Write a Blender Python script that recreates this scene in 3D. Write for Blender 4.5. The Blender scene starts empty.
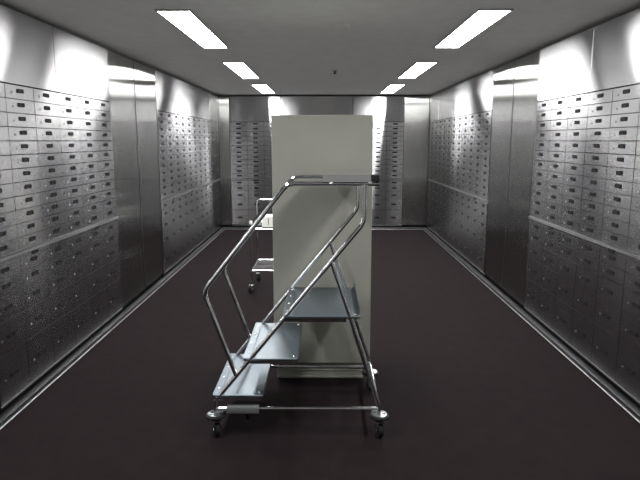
import bpy, bmesh, math, random
from mathutils import Vector, Matrix
random.seed(7)
C = bpy.context.scene.collection
PI = math.pi
XW = 1.88          # front plane of the side banks
YB = 10.68         # front plane of the back bank
HC = 2.41          # ceiling
YR = -1.3          # wall behind the viewer

# ------------------------------------------------------------------ materials
def nt(name):
    m = bpy.data.materials.new(name); m.use_nodes = True
    t = m.node_tree; t.nodes.clear()
    out = t.nodes.new('ShaderNodeOutputMaterial')
    return m, t, out

def principled(name, col, rough=.5, metal=0., noise=0., nscale=40., bump=0., bscale=200., spec=.5, stretch=(1, 1, 1)):
    m, t, out = nt(name)
    p = t.nodes.new('ShaderNodeBsdfPrincipled')
    p.inputs['Roughness'].default_value = rough
    p.inputs['Metallic'].default_value = metal
    p.inputs['Specular IOR Level'].default_value = spec
    p.inputs['Base Color'].default_value = (*col, 1)
    tc = t.nodes.new('ShaderNodeTexCoord')
    mp = t.nodes.new('ShaderNodeMapping'); mp.inputs['Scale'].default_value = stretch
    t.links.new(tc.outputs['Object'], mp.inputs['Vector'])
    if noise:
        n = t.nodes.new('ShaderNodeTexNoise'); n.inputs['Scale'].default_value = nscale; n.inputs['Detail'].default_value = 5
        t.links.new(mp.outputs[0], n.inputs['Vector'])
        r = t.nodes.new('ShaderNodeMapRange')
        r.inputs['From Min'].default_value = .3; r.inputs['From Max'].default_value = .7
        r.inputs['To Min'].default_value = 1 - noise; r.inputs['To Max'].default_value = 1 + noise
        t.links.new(n.outputs['Fac'], r.inputs['Value'])
        mul = t.nodes.new('ShaderNodeVectorMath'); mul.operation = 'SCALE'
        mul.inputs[0].default_value = col
        t.links.new(r.outputs[0], mul.inputs['Scale'])
        t.links.new(mul.outputs[0], p.inputs['Base Color'])
    if bump:
        n2 = t.nodes.new('ShaderNodeTexNoise'); n2.inputs['Scale'].default_value = bscale; n2.inputs['Detail'].default_value = 3
        t.links.new(mp.outputs[0], n2.inputs['Vector'])
        b = t.nodes.new('ShaderNodeBump'); b.inputs['Strength'].default_value = bump; b.inputs['Distance'].default_value = .004
        t.links.new(n2.outputs['Fac'], b.inputs['Height']); t.links.new(b.outputs[0], p.inputs['Normal'])
    t.links.new(p.outputs[0], out.inputs['Surface'])
    return m

def brushed(name, col, rough, aniso, axis=(1, 0, 0), streak=(2, 2, 70), smooth=.012, wide=.3, wrough=.5):
    """brushed stainless sheet: grain runs along the local axis, highlights spread across it"""
    m, t, out = nt(name)
    g = t.nodes.new('ShaderNodeBsdfAnisotropic')
    g.distribution = 'BECKMANN'
    g.inputs['Roughness'].default_value = rough
    g.inputs['Anisotropy'].default_value = aniso
    vt = t.nodes.new('ShaderNodeVectorTransform'); vt.vector_type = 'VECTOR'; vt.convert_from = 'OBJECT'; vt.convert_to = 'WORLD'
    vt.inputs[0].default_value = axis
    t.links.new(vt.outputs[0], g.inputs['Tangent'])
    tc = t.nodes.new('ShaderNodeTexCoord')
    mp = t.nodes.new('ShaderNodeMapping'); mp.inputs['Scale'].default_value = streak
    n = t.nodes.new('ShaderNodeTexNoise'); n.inputs['Scale'].default_value = 1; n.inputs['Detail'].default_value = 4
    t.links.new(tc.outputs['Object'], mp.inputs[0]); t.links.new(mp.outputs[0], n.inputs['Vector'])
    r = t.nodes.new('ShaderNodeMapRange')
    r.inputs['From Min'].default_value = .3; r.inputs['From Max'].default_value = .7
    r.inputs['To Min'].default_value = 1 - smooth; r.inputs['To Max'].default_value = 1 + smooth * .4
    t.links.new(n.outputs['Fac'], r.inputs[0])
    mul = t.nodes.new('ShaderNodeVectorMath'); mul.operation = 'SCALE'; mul.inputs[0].default_value = col
    t.links.new(r.outputs[0], mul.inputs['Scale'])
    t.links.new(mul.outputs[0], g.inputs['Color'])
    g2 = t.nodes.new('ShaderNodeBsdfAnisotropic'); g2.distribution = 'BECKMANN'      # broad scatter of the worn finish
    g2.inputs['Roughness'].default_value = wrough
    t.links.new(mul.outputs[0], g2.inputs['Color'])
    mx = t.nodes.new('ShaderNodeMixShader'); mx.inputs[0].default_value = wide
    t.links.new(g.outputs[0], mx.inputs[1]); t.links.new(g2.outputs[0], mx.inputs[2])
    t.links.new(mx.outputs[0], out.inputs['Surface'])
    return m

def emit(name, col, s):
    m, t, out = nt(name)
    e = t.nodes.new('ShaderNodeEmission'); e.inputs[0].default_value = (*col, 1); e.inputs[1].default_value = s
    t.links.new(e.outputs[0], out.inputs[0])
    return m

M = {}
M['bank'] = brushed('brushed_steel_horizontal', (.52, .52, .53), .22, .79, wide=.09, wrough=.42)
M['toppanel'] = brushed('brushed_steel_top', (.60, .60, .61), .18, .86, wide=.025, wrough=.42)
M['toppanel_side'] = brushed('brushed_steel_lining', (.60, .60, .61), .22, .79, axis=(0, 1, 0), wide=.09, wrough=.42)
M['panel'] = brushed('brushed_steel_upright', (.50, .50, .49), .23, -.85, wide=.03, wrough=.45, streak=(60, 60, 1.5))
M['rail'] = principled('polished_rail', (.17, .17, .175), .36, 1, .05, 60)
M['skirt'] = principled('steel_skirting', (.10, .10, .103), .40, 1, .10, 20, stretch=(1, .2, 1))
M['bead'] = principled('steel_bead', (.62, .62, .64), .35, 1, .10, 20)
M['gap'] = principled('dark_carcass', (.006, .006, .0065), .7, 0, .1, 20, spec=.1)
M['plate'] = principled('black_plate', (.008, .008, .009), .7, 0, .2, 200, spec=.08)
M['ink'] = principled('pale_engraving', (.035, .035, .035), .7, 0, .2, 300, spec=.1)
M['lock'] = principled('lock_nickel', (.20, .20, .20), .45, 1, .05, 200)
M['nickel'] = principled('bolt_nickel', (.72, .71, .70), .25, 1, .05, 200)
M['chrome'] = principled('chrome_tube', (.76, .77, .78), .05, 1, .04, 60)
M['tread'] = principled('satin_tread', (.14, .165, .185), .42, 1, .06, 30, stretch=(1, 14, 1))
M['traymetal'] = principled('mirror_tray', (.70, .71, .72), .12, 1, .04, 40)
M['rubber'] = principled('black_rubber', (.010, .010, .011), .65, 0, .15, 80, spec=.2)
M['castmetal'] = principled('cast_bracket', (.19, .195, .20), .38, .35, .06, 40)
M['discmetal'] = principled('disc_metal', (.48, .49, .51), .28, 1, .2, 60)
M['beige'] = principled('beige_enamel', (.25, .25, .222), .42, 0, .02, 6, .05, 300, .4)
M['plinth'] = principled('beige_plinth', (.25, .25, .222), .5, 0, .04, 10)
M['white'] = principled('white_card', (.80, .80, .74), .55, 0, .03, 20)
M['slot'] = principled('dark_slot', (.02, .02, .02), .6, 0, .1, 50)
M['carpet'] = principled('carpet', (.0112, .0074, .0082), .95, 0, .16, 9, .9, 420, .1)
M['ceil'] = principled('ceiling_paint', (.88, .88, .86), .8, 0, .035, 9, .15, 160, .2)
M['rear'] = principled('rear_wall_paint', (.55, .55, .54), .7, 0, .04, 6)
M['shell'] = principled('shell_paint', (.20, .20, .20), .7, 0, .04, 6)
M['lampframe'] = principled('lamp_frame', (.5, .5, .5), .5, 0, .03, 20)
M['lamp'] = emit('lamp_diffuser', (1.0, 1.0, .985), 9.6)
M['lamp'].cycles.emission_sampling = 'FRONT'

# ------------------------------------------------------------------ helpers
def mk(bm, name, mats, smooth=False):
    bmesh.ops.recalc_face_normals(bm, faces=bm.faces)
    me = bpy.data.meshes.new(name); bm.to_mesh(me); bm.free()
    for m in (mats if isinstance(mats, (list, tuple)) else [mats]): me.materials.append(m)
    if smooth:
        for p in me.polygons: p.use_smooth = True
        try: me.set_sharp_from_angle(angle=math.radians(40))
        except Exception: pass
    return me

def obj(name, me, parent=None, loc=(0, 0, 0), rot=(0, 0, 0), label=None):
    o = bpy.data.objects.new(name, me); C.objects.link(o)
    o.parent = parent; o.location = loc; o.rotation_euler = rot
    if label: o['label'] = label
    return o

def thing(name, label, cat, loc=(0, 0, 0), rotz=0, group=None):
    o = bpy.data.objects.new(name, None); C.objects.link(o)
    o.empty_display_size = .1
    o.location = loc; o.rotation_euler = (0, 0, rotz)
    o['label'] = label; o['category'] = cat
    if group: o['group'] = group
    return o

def tag(o, label, cat, group=None):
    o['label'] = label; o['category'] = cat
    if group: o['group'] = group
    return o

def box(bm, x0, x1, y0, y1, z0, z1, bev=0., mat=0, seg=1):
    r = bmesh.ops.create_cube(bm, size=1)
    vs = r['verts']
    for v in vs:
        v.co = Vector(((x0 + x1) / 2 + v.co.x * (x1 - x0), (y0 + y1) / 2 + v.co.y * (y1 - y0), (z0 + z1) / 2 + v.co.z * (z1 - z0)))
    fs = {f for v in vs for f in v.link_faces}
    for f in fs: f.material_index = mat
    if bev:
        es = list({e for v in vs for e in v.link_edges})
        r2 = bmesh.ops.bevel(bm, geom=es, offset=bev, segments=seg, profile=.5, affect='EDGES')
        for f in r2['faces']: f.material_index = mat
    return vs

def lathe(bm, prof, axis='z', at=(0, 0, 0), n=24, mat=0):
    """closed profile of (radius, height) revolved about an axis"""
    rings = []
    for r, h in prof:
        ring = []
        for k in range(n):
            a = 2 * PI * k / n
            c = (r * math.cos(a), r * math.sin(a), h)
            if axis == 'y': c = (c[0], c[2], c[1])
            if axis == 'x': c = (c[2], c[0], c[1])
            ring.append(bm.verts.new(Vector(c) + Vector(at)))
        rings.append(ring)
    for a, b in zip(rings, rings[1:]):
        for k in range(n):
            f = bm.faces.new((a[k], a[(k + 1) % n], b[(k + 1) % n], b[k])); f.material_index = mat
    for ring in (rings[0], rings[-1]):
        f = bm.faces.new(ring); f.material_index = mat

def fillet(pts, rad, n=6):
    pts = [Vector(p) for p in pts]
    out = [pts[0]]
    for a, b, c in zip(pts, pts[1:], pts[2:]):
        u, v = (a - b), (c - b)
        ang = u.angle(v)
        d = min(rad / math.tan(ang / 2), u.length * .48, v.length * .48)
        p, q = b + u.normalized() * d, b + v.normalized() * d
        for k in range(n + 1):
            s = k / n
            out.append(p * (1 - s) ** 2 + b * 2 * s * (1 - s) + q * s * s)
    out.append(pts[-1])
    return out

def tube(bm, pts, r, rad=.05, n=14, mat=0, cap=True):
    P = fillet(pts, rad) if len(pts) > 2 else [Vector(p) for p in pts]
    t0 = (P[1] - P[0]).normalized()
    ref = Vector((0, 1, 0)) if abs(t0.y) < .9 else Vector((1, 0, 0))
    nrm = (ref - t0 * ref.dot(t0)).normalized()
    rings = []
    for i, p in enumerate(P):
        if i == 0: t = t0
        elif i == len(P) - 1: t = (P[i] - P[i - 1]).normalized()
        else: t = ((P[i + 1] - P[i]).normalized() + (P[i] - P[i - 1]).normalized()).normalized()
        nrm = (nrm - t * nrm.dot(t)).normalized()
        b = t.cross(nrm)
        rings.append([bm.verts.new(p + nrm * r * math.cos(2 * PI * k / n) + b * r * math.sin(2 * PI * k / n)) for k in range(n)])
    for a, b in zip(rings, rings[1:]):
        for k in range(n):
            f = bm.faces.new((a[k], a[(k + 1) % n], b[(k + 1) % n], b[k])); f.material_index = mat
    if cap:
        for ring in (rings[0], rings[-1]): bm.faces.new(ring).material_index = mat

def box_mesh(name, mats, *a, **k):
    bm = bmesh.new(); box(bm, *a, **k); return mk(bm, name, mats)

def tube_mesh(name, mat, *paths, r=.013, rad=.05):
    bm = bmesh.new()
    for p in paths: tube(bm, p, r, rad)
    return mk(bm, name, mat, True)

def structure(name, me, loc=(0, 0, 0)):
    o = obj(name, me, None, loc); o['kind'] = 'structure'; return o

# ------------------------------------------------------------------ the room shell
XO = 2.36
YE = YB + .48
structure('floor', box_mesh('floor', M['carpet'], -XO, XO, YR, YE, -.1, 0))
structure('ceiling', box_mesh('ceiling', M['ceil'], -XO, XO, YR, YE, HC, HC + .1))
structure('wall_left', box_mesh('wall_left', M['shell'], -XO - .1, -XO, YR - .1, YE + .1, -.1, HC + .1))
structure('wall_right', box_mesh('wall_right', M['shell'], XO, XO + .1, YR - .1, YE + .1, -.1, HC + .1))
structure('wall_back', box_mesh('wall_back', M['shell'], -XO, XO, YE, YE + .1, -.1, HC + .1))
structure('wall_front', box_mesh('wall_front', M['rear'], -XO, XO, YR - .1, YR, -.1, HC + .1))

# plain steel lining of the side walls beside and behind the viewer
LN, RN = 5.25 - 6 * .345, 5.30 - 6 * .345
def lining(name, x0, x1, y1):
    bm = bmesh.new()
    box(bm, x0, x1, YR, y1 - .002, .07, 2.385, .003)
    return structure(name, mk(bm, name, M['toppanel_side']))
lining('trim_left', -XO + .01, -XW, LN)
lining('trim_right', XW, XO - .01, RN)

# steel skirting along the carpet
def skirting(name, x0, x1, y0, y1, front):
    bm = bmesh.new()
    box(bm, x0, x1, y0, y1, 0, .034, .004, seg=2)
    b = .007                                            # bright metal bead where the skirting meets the carpet
    if front == '+x': box(bm, x1, x1 + b, y0, y1 - b, 0, .008, .002, 1)
    if front == '-x': box(bm, x0 - b, x0, y0, y1 - b, 0, .008, .002, 1)
    if front == '-y': box(bm, x0, x1, y0 - b, y0, 0, .008, .002, 1)
    return structure(name, mk(bm, name, [M['skirt'], M['bead']]))
skirting('baseboard_left', -XW + .0, -1.822, YR, YB - .06, '+x')
skirting('baseboard_right', 1.822, XW, YR, YB - .06, '-x')
skirting('baseboard_back', -1.822, 1.822, YB - .06, YB, '-y')

# ------------------------------------------------------------------ safe deposit cabinets
Z_TOP = 1.936; Z_LEDGE1 = .930; Z_LEDGE0 = .884
PITCH = (Z_TOP - Z_LEDGE1) / 12
ROWS = [(Z_TOP - PITCH * (k + 1), Z_TOP - PITCH * k) for k in range(12)]
low = [.884, .799, .700, .552, .357, .072]
ROWS += [(b, a) for a, b in zip(low, low[1:])]

def plate_mesh(marks):
    bm = bmesh.new()
    box(bm, -.041, .041, -.003, .001, -.0125, .0125, .0012)
    x = -.026
    for w, h in marks:                       # worn engraving, not readable
        box(bm, x, x + w, -.0036, -.0028, -h / 2, h / 2, 0, 1)
        x += w + .006
    return mk(bm, 'number_plate', [M['plate'], M['ink']])
PLATES = [plate_mesh(m) for m in ([(.007, .010), (.004, .011), (.008, .009), (.006, .011)],
                                  [(.005, .011), (.008, .010), (.004, .010), (.008, .010)],
                                  [(.008, .009), (.006, .011), (.007, .010)],
                                  [(.004, .010), (.009, .010), (.005, .011), (.006, .009)])]
def lock_mesh():
    bm = bmesh.new()
    lathe(bm, [(.0072, .001), (.0072, -.002), (.006, -.003), (.003, -.0033)], 'y', n=16)
    box(bm, -.001, .001, -.0040, -.0032, -.0045, .0045, 0, 1)
    return mk(bm, 'lock', [M['lock'], M['slot']], True)
LOCK = lock_mesh()
DOORS = {}
def door_mesh(w, h):
    key = (round(w, 4), round(h, 4))
    if key not in DOORS:
        bm = bmesh.new()
        box(bm, -w / 2 + .0025, w / 2 - .0025, -.004, .010, -h / 2 + .0022, h / 2 - .0022)
        bm.normal_update()
        for f in bm.faces: f.material_index = 0 if f.normal.y < -.9 else 1      # sheet front, edges coloured black so the gaps read as shade
        DOORS[key] = mk(bm, 'box_door', [M['bank'], M['gap']])
    return DOORS[key]

def cabinet(label, loc, rotz, cols, cw, group, ledge_plate=True):
    t = thing('safe_deposit_cabinet', label, 'safe deposit cabinet', loc, rotz, group)
    W = cols * cw
    bm = bmesh.new()
    box(bm, .001, W - .001, .010, .44, .0, 2.385)
    obj('carcass', mk(bm, 'carcass', M['gap']), t)
    obj('top_panel', box_mesh('top_panel', M['toppanel'], .004, W - .004, -.004, .012, Z_TOP + .004, 2.383, bev=.002), t)
    bm = bmesh.new()                                  # projecting ledge with two ridges
    box(bm, .0005, W - .0005, -.014, .012, Z_LEDGE0 + .005, Z_LEDGE1 - .003)
    for zr in (Z_LEDGE1 - .009, Z_LEDGE1 - .021):
        box(bm, .0005, W - .0005, -.021, -.012, zr, zr + .006, .0015, mat=1)
    bm.normal_update()
    for f in bm.faces:
        if f.normal.z > .5: f.material_index = 1  # upward faces coloured darker, shade put in to mute lamp reflections
    lg = obj('ledge', mk(bm, 'ledge', [M['bank'], M['skirt']]), t)
    if ledge_plate:
        obj('number_plate', PLATES[0], lg, (W / 2, -.0145, Z_LEDGE0 + .014), (0, 0, 0))
    obj('lower_rail', box_mesh('lower_rail', M['rail'], .0005, W - .0005, -.006, .012, .058, .071, bev=.002), t)
    for c in range(cols):
        for k, (z0, z1) in enumerate(ROWS):
            h = z1 - z0; small = h < .12
            d = obj('box_door', door_mesh(cw, h), t, ((c + .5) * cw, 0, (z0 + z1) / 2),
                    (random.gauss(0, .004), 0, random.gauss(0, .0008)))
            pz = h / 2 - .033 if small else .0
            if h > .09 and small: pz = .006
            obj('number_plate', PLATES[random.randrange(4)], d, (.0, -.004, pz), (0, random.gauss(0, .012), 0))
            obj('lock', LOCK, d, (-cw * .29, -.004, pz - .014 if small else -.012))
    return t

G = 'safe deposit cabinets lining the vault'
cw = .345
LY, RY = 5.25, 5.30
# left wall (local x runs away from the viewer)
R90 = PI / 2
cabinet('steel safe deposit cabinet on the left wall, cut off by the photo edge', (-XW, LY - 6 * cw, 0), R90, 3, cw, G)
cabinet('steel safe deposit cabinet on the left wall, directly in front of the tall plain panels', (-XW, LY - 3 * cw, 0), R90, 3, cw, G)
y = 6.705
for n, lab in ((3, 'steel safe deposit cabinet on the left wall, first one behind the tall plain panels'),
               (3, 'steel safe deposit cabinet on the left wall, second one behind the tall plain panels'),
               (3, 'steel safe deposit cabinet on the left wall, third one behind the tall plain panels'),
               (2, 'narrow two-column steel safe deposit cabinet at the far end of the left wall')):
    cabinet(lab, (-XW, y, 0), R90, n, cw, G, ledge_plate=(n == 3)); y += n * cw
YEND = y
# right wall (local x runs towards the viewer)
cabinet('steel safe deposit cabinet on the right wall, cut off by the photo edge', (XW, RY - 3 * cw, 0), -R90, 3, cw, G)
cabinet('steel safe deposit cabinet on the right wall, directly in front of the tall plain panels', (XW, RY, 0), -R90, 3, cw, G)
y = 6.705
for n, lab in ((3, 'steel safe deposit cabinet on the right wall, first one behind the tall plain panels'),
               (3, 'steel safe deposit cabinet on the right wall, second one behind the tall plain panels'),
               (3, 'steel safe deposit cabinet on the right wall, third one behind the tall plain panels'),
               (2, 'narrow two-column steel safe deposit cabinet at the far end of the right wall')):
    y += n * cw
    cabinet(lab, (XW, y, 0), -R90, n, cw, G, ledge_plate=(n == 3))
# back wall
bw = .305
BL, BR = -1.69, 1.43
cabinet('steel safe deposit cabinet on the back wall, left of the beige cabinet', (BL, YB, 0), 0, 3, bw, G)
cabinet('brightly lit steel safe deposit cabinet on the back wall, right of the beige cabinet', (BR - 3 * bw, YB, 0), 0, 3, bw, G)

# ------------------------------------------------------------------ tall plain cladding panels
def cladding(label, loc, rotz, w, group=None):
    bm = bmesh.new()
    box(bm, .003, w - .009, .0, .03, .072, 2.383, .002)
    t = thing('cladding_panel', label, 'panel', loc, rotz, group)
    obj('face_sheet', mk(bm, 'face_sheet', M['panel']), t)
    bm = bmesh.new()
    box(bm, .003, w - .003, .031, .40, .0, 2.385)
    obj('backing', mk(bm, 'backing', M['gap']), t)
    obj('joint_strip', box_mesh('joint_strip', M['rail'], w - .0045, w - .0005, -.004, .031, .072, 2.383), t)
    return t
GP = 'tall plain steel panels'
cladding('tall plain brushed steel panel on the left wall, the half beside the near cabinets', (-XW, LY, 0), R90, 5.965 - LY, GP)
cladding('tall plain brushed steel panel on the left wall, the half beside the far cabinets', (-XW, 5.965, 0), R90, 6.705 - 5.965, GP)
cladding('tall plain brushed steel panel on the right wall, the half beside the near cabinets', (XW, 5.985, 0), -R90, 5.985 - RY, GP)
cladding('tall plain brushed steel panel on the right wall, the half beside the far cabinets', (XW, 6.705, 0), -R90, 6.705 - 5.985, GP)
cladding('narrow steel filler strip closing the far end of the left wall', (-XW, YEND, 0), R90, YB - YEND, GP)
cladding('narrow steel filler strip closing the far end of the right wall', (XW, YB, 0), -R90, YB - YEND, GP)
cladding('narrow plain steel panel on the back wall in the left corner', (-XW, YB, 0), 0, BL + XW, GP)
cladding('wide plain steel panel on the back wall in the right corner', (BR, YB, 0), 0, XW - BR, GP)
bx0, bx1 = BL + 3 * bw, BR - 3 * bw
cabinet('steel safe deposit cabinet directly behind the beige cabinet, only its top showing', (bx0, YB, 0), 0, 4, (bx1 - bx0) / 4, G)

# ------------------------------------------------------------------ ceiling
LAMPW = .198
def lamp(label, x, y0, y1):
    t = thing('ceiling_light', label, 'ceiling light', (x, (y0 + y1) / 2, HC), 0, 'ceiling light panels')
    L = y1 - y0
    bm = bmesh.new()
    a, b = LAMPW / 2, L / 2
    f = .014
    box(bm, -a - f, -a, -b - f, b + f, -.012, .0, .002)
    box(bm, a, a + f, -b - f, b + f, -.012, .0, .002)
    box(bm, -a, a, -b - f, -b, -.012, .0, .002)
    box(bm, -a, a, b, b + f, -.012, .0, .002)
    obj('frame', mk(bm, 'frame', M['lampframe']), t)
    bm = bmesh.new(); box(bm, -a, a, -b, b, -.008, -.001)
    bm.normal_update()
    for fc in bm.faces: fc.material_index = 0 if fc.normal.z < -.9 else 1
    obj('diffuser', mk(bm, 'diffuser', [M['lamp'], M['lampframe']]), t)
    return t
LX, RX = -.945, 1.064
for nm, (y0, y1) in (('overhead, just in front of the viewer', (1.40, 2.88)), ('nearest in the photo', (3.84, 5.30)),
                     ('second in the row', (6.28, 7.82)), ('farthest, by the back wall', (8.72, 10.22))):
    lamp('rectangular white ceiling light in the left row, ' + nm, LX, y0, y1)
    lamp('rectangular white ceiling light in the right row, ' + nm, RX, y0, y1)
def sprinkler():
    t = thing('sprinkler_head', 'small metal sprinkler head on the ceiling above the beige cabinet', 'sprinkler', (.125, 7.05, HC))
    bm = bmesh.new(); lathe(bm, [(.034, 0), (.034, -.004), (.022, -.010), (.010, -.010)], n=20)
    obj('cover_ring', mk(bm, 'cover_ring', M['lampframe'], True), t)
    bm = bmesh.new(); lathe(bm, [(.009, -.010), (.009, -.030), (.020, -.034), (.020, -.037), (.004, -.038)], n=16)
    obj('nozzle', mk(bm, 'nozzle', M['gap'], True), t)
sprinkler()
bm = bmesh.new(); lathe(bm, [(.055, 0), (.055, -.006), (.046, -.012), (.02, -.014)], n=28)
o = obj('smoke_detector', mk(bm, 'smoke_detector', M['ceil'], True), None, (.135, 4.36, HC))
tag(o, 'faint flat round detector on the ceiling between the two nearest lights', 'detector')

# ------------------------------------------------------------------ beige cabinet
t = thing('metal_cabinet', 'tall plain beige metal cabinet standing behind the step ladder', 'cabinet', (-.012, 3.75, 0))
bw2 = .642 / 2
obj('body', box_mesh('body', M['beige'], -bw2, bw2, 0, .42, .122, 1.762, bev=.006, seg=3), t)
bm = bmesh.new()
box(bm, -bw2 + .015, bw2 - .04, .035, .40, .0, .121, .003)
box(bm, -bw2 + .018, bw2 - .043, .030, .036, .058, .066, .002)
box(bm, -bw2 + .018, bw2 - .043, .030, .036, .008, .020, .002)
pl = obj('plinth', mk(bm, 'plinth', M['plinth']), t)
bm = bmesh.new(); lathe(bm, [(.012, .036), (.012, .026), (.008, .022)], 'y', n=16)
obj('bolt', mk(bm, 'bolt', M['slot'], True), pl, (-bw2 + .045, 0, .090))

# ------------------------------------------------------------------ rolling step ladder
LAD = thing('rolling_step_ladder', 'chrome rolling step ladder with three steps, standing in front of the beige cabinet', 'step ladder', (-.15, 3.3, 0))
OX, OY = -.15, 3.3
def L(p): return (p[0] - OX, p[1] - OY, p[2])
YN, YF = 3.0, 3.6
for yy in (YN, YF):
    obj('stringer', tube_mesh('stringer', M['chrome'], [L((-.580, yy, .215)), L((.207, yy, 1.185)), L((.207, yy, 1.385))], r=.0125, rad=.10), LAD)
    obj('handrail', tube_mesh('handrail', M['chrome'], [L((-.474, yy, .345)), L((-.637, yy, .815)), L((-.186, yy, 1.385)), L((.282, yy, 1.385))], r=.0125, rad=.08), LAD)
    obj('leg', tube_mesh('leg', M['chrome'], [L((.040, yy, .978)), L((.306, yy, .160))], r=.0125), LAD)
    bm = bmesh.new()
    tube(bm, [L((-.575, yy, .158)), L((.30, yy, .158))], .0095)
    tube(bm, [L((.155, yy, .158)), L((.285, yy, .158))], .0125)
    obj('base_rail', mk(bm, 'base_rail', M['chrome'], True), LAD)
    bm = bmesh.new()                                                   # cranked bracket over the front caster
    box(bm, -.530 - OX, -.355 - OX, yy - OY - .020, yy - OY + .020, .134, .174, .005, seg=2)
    box(bm, -.590 - OX, -.520 - OX, yy - OY - .014, yy - OY + .014, .146, .162, .004, seg=2)
    obj('bracket', mk(bm, 'bracket', M['castmetal'], True), LAD)
# cross tubes
obj('cross_tube', tube_mesh('cross_tube', M['chrome'], [L((-.565, YN, .200)), L((-.565, YF, .200))], r=.011), LAD)
obj('cross_tube', tube_mesh('cross_tube', M['chrome'], [L((.298, YN, .185)), L((.298, YF, .185))], r=.011), LAD)
# treads
def tread(x0, x1, z, flange=False):
    bm = bmesh.new()
    box(bm, x0 - OX, x1 - OX, YN - .012 - OY, YF + .012 - OY, z - .004, z, .0015)
    box(bm, x0 - OX, x0 + .003 - OX, YN - .012 - OY, YF + .012 - OY, z - .016, z - .003, .001)
    box(bm, x1 - .003 - OX, x1 - OX, YN - .012 - OY, YF + .012 - OY, z - .016, z - .003, .001)
    box(bm, x0 + .003 - OX, x1 - .003 - OX, YN - .012 - OY, YN - .009 - OY, z - .013, z - .003, .001)
    box(bm, x0 + .003 - OX, x1 - .003 - OX, YF + .009 - OY, YF + .012 - OY, z - .013, z - .003, .001)
    tr = obj('tread', mk(bm, 'tread', M['tread']), LAD)
    obj('nosing', box_mesh('nosing', M['tread'], x0 - .004 - OX, x0 + .038 - OX, YN - .012 - OY, YF + .012 - OY, z + .0005, z + .004, bev=.0015), tr)
    for k in range(4):
        bm = bmesh.new(); lathe(bm, [(.007, .0), (.0065, .002), (.003, .0038)], n=12)
        obj('screw', mk(bm, 'screw', M['nickel'], True), tr, (x0 + .018 - OX, YN + .07 + k * .155 - OY, z + .004))
    for yy in (YN + .02, YF - .02):
        bm = bmesh.new(); lathe(bm, [(.009, .0), (.0085, .003), (.004, .006)], n=12)
        obj('screw', mk(bm, 'screw', M['nickel'], True), tr, (x1 - .022 - OX, yy - OY, z))
    if flange:
        obj('toe_plate', box_mesh('toe_plate', M['tread'], x1 - .004 - OX, x1 - OX, YN + .02 - OY, YF + .01 - OY, z + .0005, z + .045, bev=.0015), tr)
    return tr
tread(-.600, -.330, .240)
tread(-.432, -.138, .448)
tread(-.214, .192, .685, True)
# support bars under the treads
for z, xa, xb in ((.217, -.585, -.345), (.425, -.415, -.15), (.660, -.21, .12)):
    for yy in (YN, YF):
        obj('tread_support', box_mesh('tread_support', M['chrome'], xa - OX, xb - OX, yy - OY - .006, yy - OY + .006, z - .010, z + .014, bev=.002), LAD)
# top tray
bm = bmesh.new()
x0, x1 = -.008 - OX, .262 - OX
box(bm, x0, x1, YN - .022 - OY, YF + .022 - OY, 1.398, 1.402, .001)
box(bm, x0, x1, YN - .024 - OY, YN - .020 - OY, 1.394, 1.428, .001)
box(bm, x0, x1, YF + .020 - OY, YF + .024 - OY, 1.394, 1.424, .001)
box(bm, x0 - .002, x0 + .002, YN - .024 - OY, YF + .024 - OY, 1.394, 1.428, .001)
box(bm, x1 - .002, x1 + .002, YN - .024 - OY, YF + .024 - OY, 1.394, 1.428, .001)
box(bm, x0, x1, YN - .022 - OY, YF + .022 - OY, 1.423, 1.427, .001)
tray = obj('top_tray', mk(bm, 'top_tray', M['traymetal']), LAD, label='shiny flat tray across the top of the handrails')
for yy in (YN, YF):
    if yy == YN:
        obj('end_cap', box_mesh('end_cap', M['rubber'], .238 - OX, .282 - OX, yy - OY - .030, yy - OY + .014, 1.396, 1.432, bev=.005, seg=2), tray)
    for xx in (.035, .235):
        bm = bmesh.new(); lathe(bm, [(.011, .0), (.011, -.006), (.005, -.010)], 'y', n=14)
        obj('bolt', mk(bm, 'bolt', M['nickel'], True), tray, (xx - OX, yy - .013 - OY, 1.386))
# casters
def caster(name, x, y, turn, parent, top=.150, wr=.038, bump=True, mat='chrome'):
    bm = bmesh.new()
    lathe(bm, [(.011, .085), (.011, top)], n=14)
    lathe(bm, [(.024, .084), (.024, .090), (.014, .096)], n=18)
    for s in (-1, 1):
        vs = box(bm, -.012, .030, s * .017 - .0015, s * .017 + .0015, wr - .012, .086, .001)
    c = obj(name, mk(bm, 'caster', M[mat], True), parent, (x, y, 0), (0, 0, turn))
    bm = bmesh.new()
    lathe(bm, [(wr - .010, -.013), (wr - .003, -.013), (wr, -.009), (wr, .009), (wr - .003, .013), (wr - .010, .013)], 'y', (0, 0, 0), 26)
    obj('wheel', mk(bm, 'wheel', M['rubber'], True), c, (.010, 0, wr))
    bm = bmesh.new()
    lathe(bm, [(.006, -.0205), (.012, -.0195), (.012, .0195), (.006, .0205)], 'y', (0, 0, 0), 16)
    obj('hub', mk(bm, 'hub', M['nickel'], True), c, (.010, 0, wr))
    if bump:
        bm = bmesh.new()
        lathe(bm, [(.020, .108), (.048, .108), (.055, .112), (.056, .118), (.054, .123), (.048, .125), (.020, .124)], n=32)
        bd = obj('bumper', mk(bm, 'bumper', M['rubber'], True), c)
        bm = bmesh.new()
        lathe(bm, [(.018, .1262), (.043, .1262), (.043, .1295), (.034, .1310), (.034, .1280), (.018, .1280)], n=28)
        for k in range(5):
            a = 2 * PI * k / 5
            tube(bm, [(.016 * math.cos(a), .016 * math.sin(a), .130), (.037 * math.cos(a), .037 * math.sin(a), .130)], .0035, n=8)
        obj('cover_ring', mk(bm, 'cover_ring', M['discmetal'], True), bd)
    return c
for x, y, a in ((-.592, YN, -1.15), (.303, YN, -1.35), (.303, YF, -.9), (-.592, YF, -1.9)):
    caster('caster', x - OX, y - OY, a, LAD, top=.205 if x < 0 else .17)
bm = bmesh.new()
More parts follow.
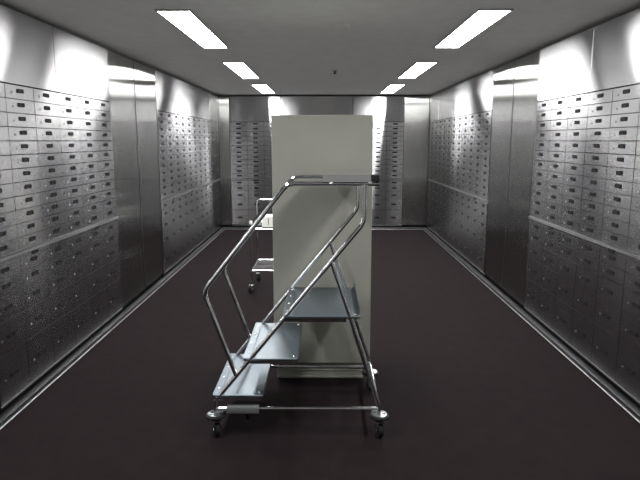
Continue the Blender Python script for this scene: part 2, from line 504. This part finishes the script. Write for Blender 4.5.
lathe(bm, [(.010, .127), (.010, .082), (.020, .078), (.022, .055), (.018, .050)], n=18)
obj('foot_stop', mk(bm, 'foot_stop', M['rubber'], True), LAD, L((-.42, YN + .02, 0)))

# ------------------------------------------------------------------ hand cart behind
CX, CY = -.50, 6.34
T = thing('hand_cart', 'chrome wheeled hand cart half hidden behind the beige cabinet', 'cart', (CX, CY, 0))
xl, xr, yn, yf = -.765 - CX, -.235 - CX, 6.06 - CY, 6.62 - CY
for xx in (xl, xr):
    obj('post', tube_mesh('post', M['chrome'], [(xx, yn, .10), (xx, yn, .745)], r=.009), T)
    bm = bmesh.new(); lathe(bm, [(.012, .740), (.017, .748), (.017, .768), (.010, .778)], n=16)
    obj('post_cap', mk(bm, 'post_cap', M['white'], True), T, (xx, yn, 0))
obj('push_handle', tube_mesh('push_handle', M['chrome'], [(xl, yf, .10), (xl, yf, .945), (xr, yf, .945), (xr, yf, .10)], r=.0105, rad=.05), T)
for nm, z in (('lower_shelf', .245), ('upper_shelf', .69)):
    bm = bmesh.new()
    tube(bm, [(xl, yn, z), (xr, yn, z)], .0105); tube(bm, [(xl, yf, z), (xr, yf, z)], .009)
    tube(bm, [(xl, yn, z), (xl, yf, z)], .008); tube(bm, [(xr, yn, z), (xr, yf, z)], .008)
    for k in range(1, 8):
        yy = yn + (yf - yn) * k / 8
        tube(bm, [(xl, yy, z - .004), (xr, yy, z - .004)], .0022, n=8, mat=1)
    obj(nm, mk(bm, nm, [M['chrome'], M['rail']], True), T)
for xx, yy, a in ((xl, yn, -2.3), (xr, yn, -1.2), (xl, yf, -1.0), (xr, yf, -2.0)):
    caster('caster', xx, yy, a, T, top=.13, wr=.040, bump=False)
t = thing('white_box', 'white box with a dark upright slot on top of the hand cart', 'box', (-.555, 6.20, .703))
obj('body', box_mesh('body', M['white'], -.10, .16, -.10, .10, .0, .115, bev=.006, seg=2), t)
obj('slot', box_mesh('slot', M['slot'], -.034, -.027, -.1015, -.099, .025, .095), t)
bm = bmesh.new(); box(bm, -.05, .05, -.05, .05, 0, .03, .008, seg=2); box(bm, -.02, .035, -.02, .035, .028, .062, .006, seg=2)
o = obj('stamp_pad', mk(bm, 'stamp_pad', M['rail']), None, (-.712, 6.20, .703))
tag(o, 'small steel block on the hand cart left of the white box', 'block')

# ------------------------------------------------------------------ camera and world
cam = bpy.data.cameras.new('camera'); co = bpy.data.objects.new('camera', cam); C.objects.link(co)
F = 585.
cam.sensor_width = 36; cam.lens = F / 640 * 36; cam.clip_start = .05
pitch = math.atan(99 / F); yaw = math.atan(4 / F)
co.location = (0, 0, 1.6); co.rotation_euler = (PI / 2 - pitch, 0, yaw)
bpy.context.scene.camera = co
w = bpy.data.worlds.new('world'); bpy.context.scene.world = w; w.use_nodes = True
w.node_tree.nodes['Background'].inputs[0].default_value = (0, 0, 0, 1)
vs = bpy.context.scene.view_settings
bpy.context.scene.display_settings.display_device = 'sRGB'
vs.view_transform = 'Standard'; vs.look = 'None'; vs.gamma = 1; vs.use_curve_mapping = False
vs.exposure = 2.35
bpy.context.scene.cycles.sample_clamp_indirect = 4.0
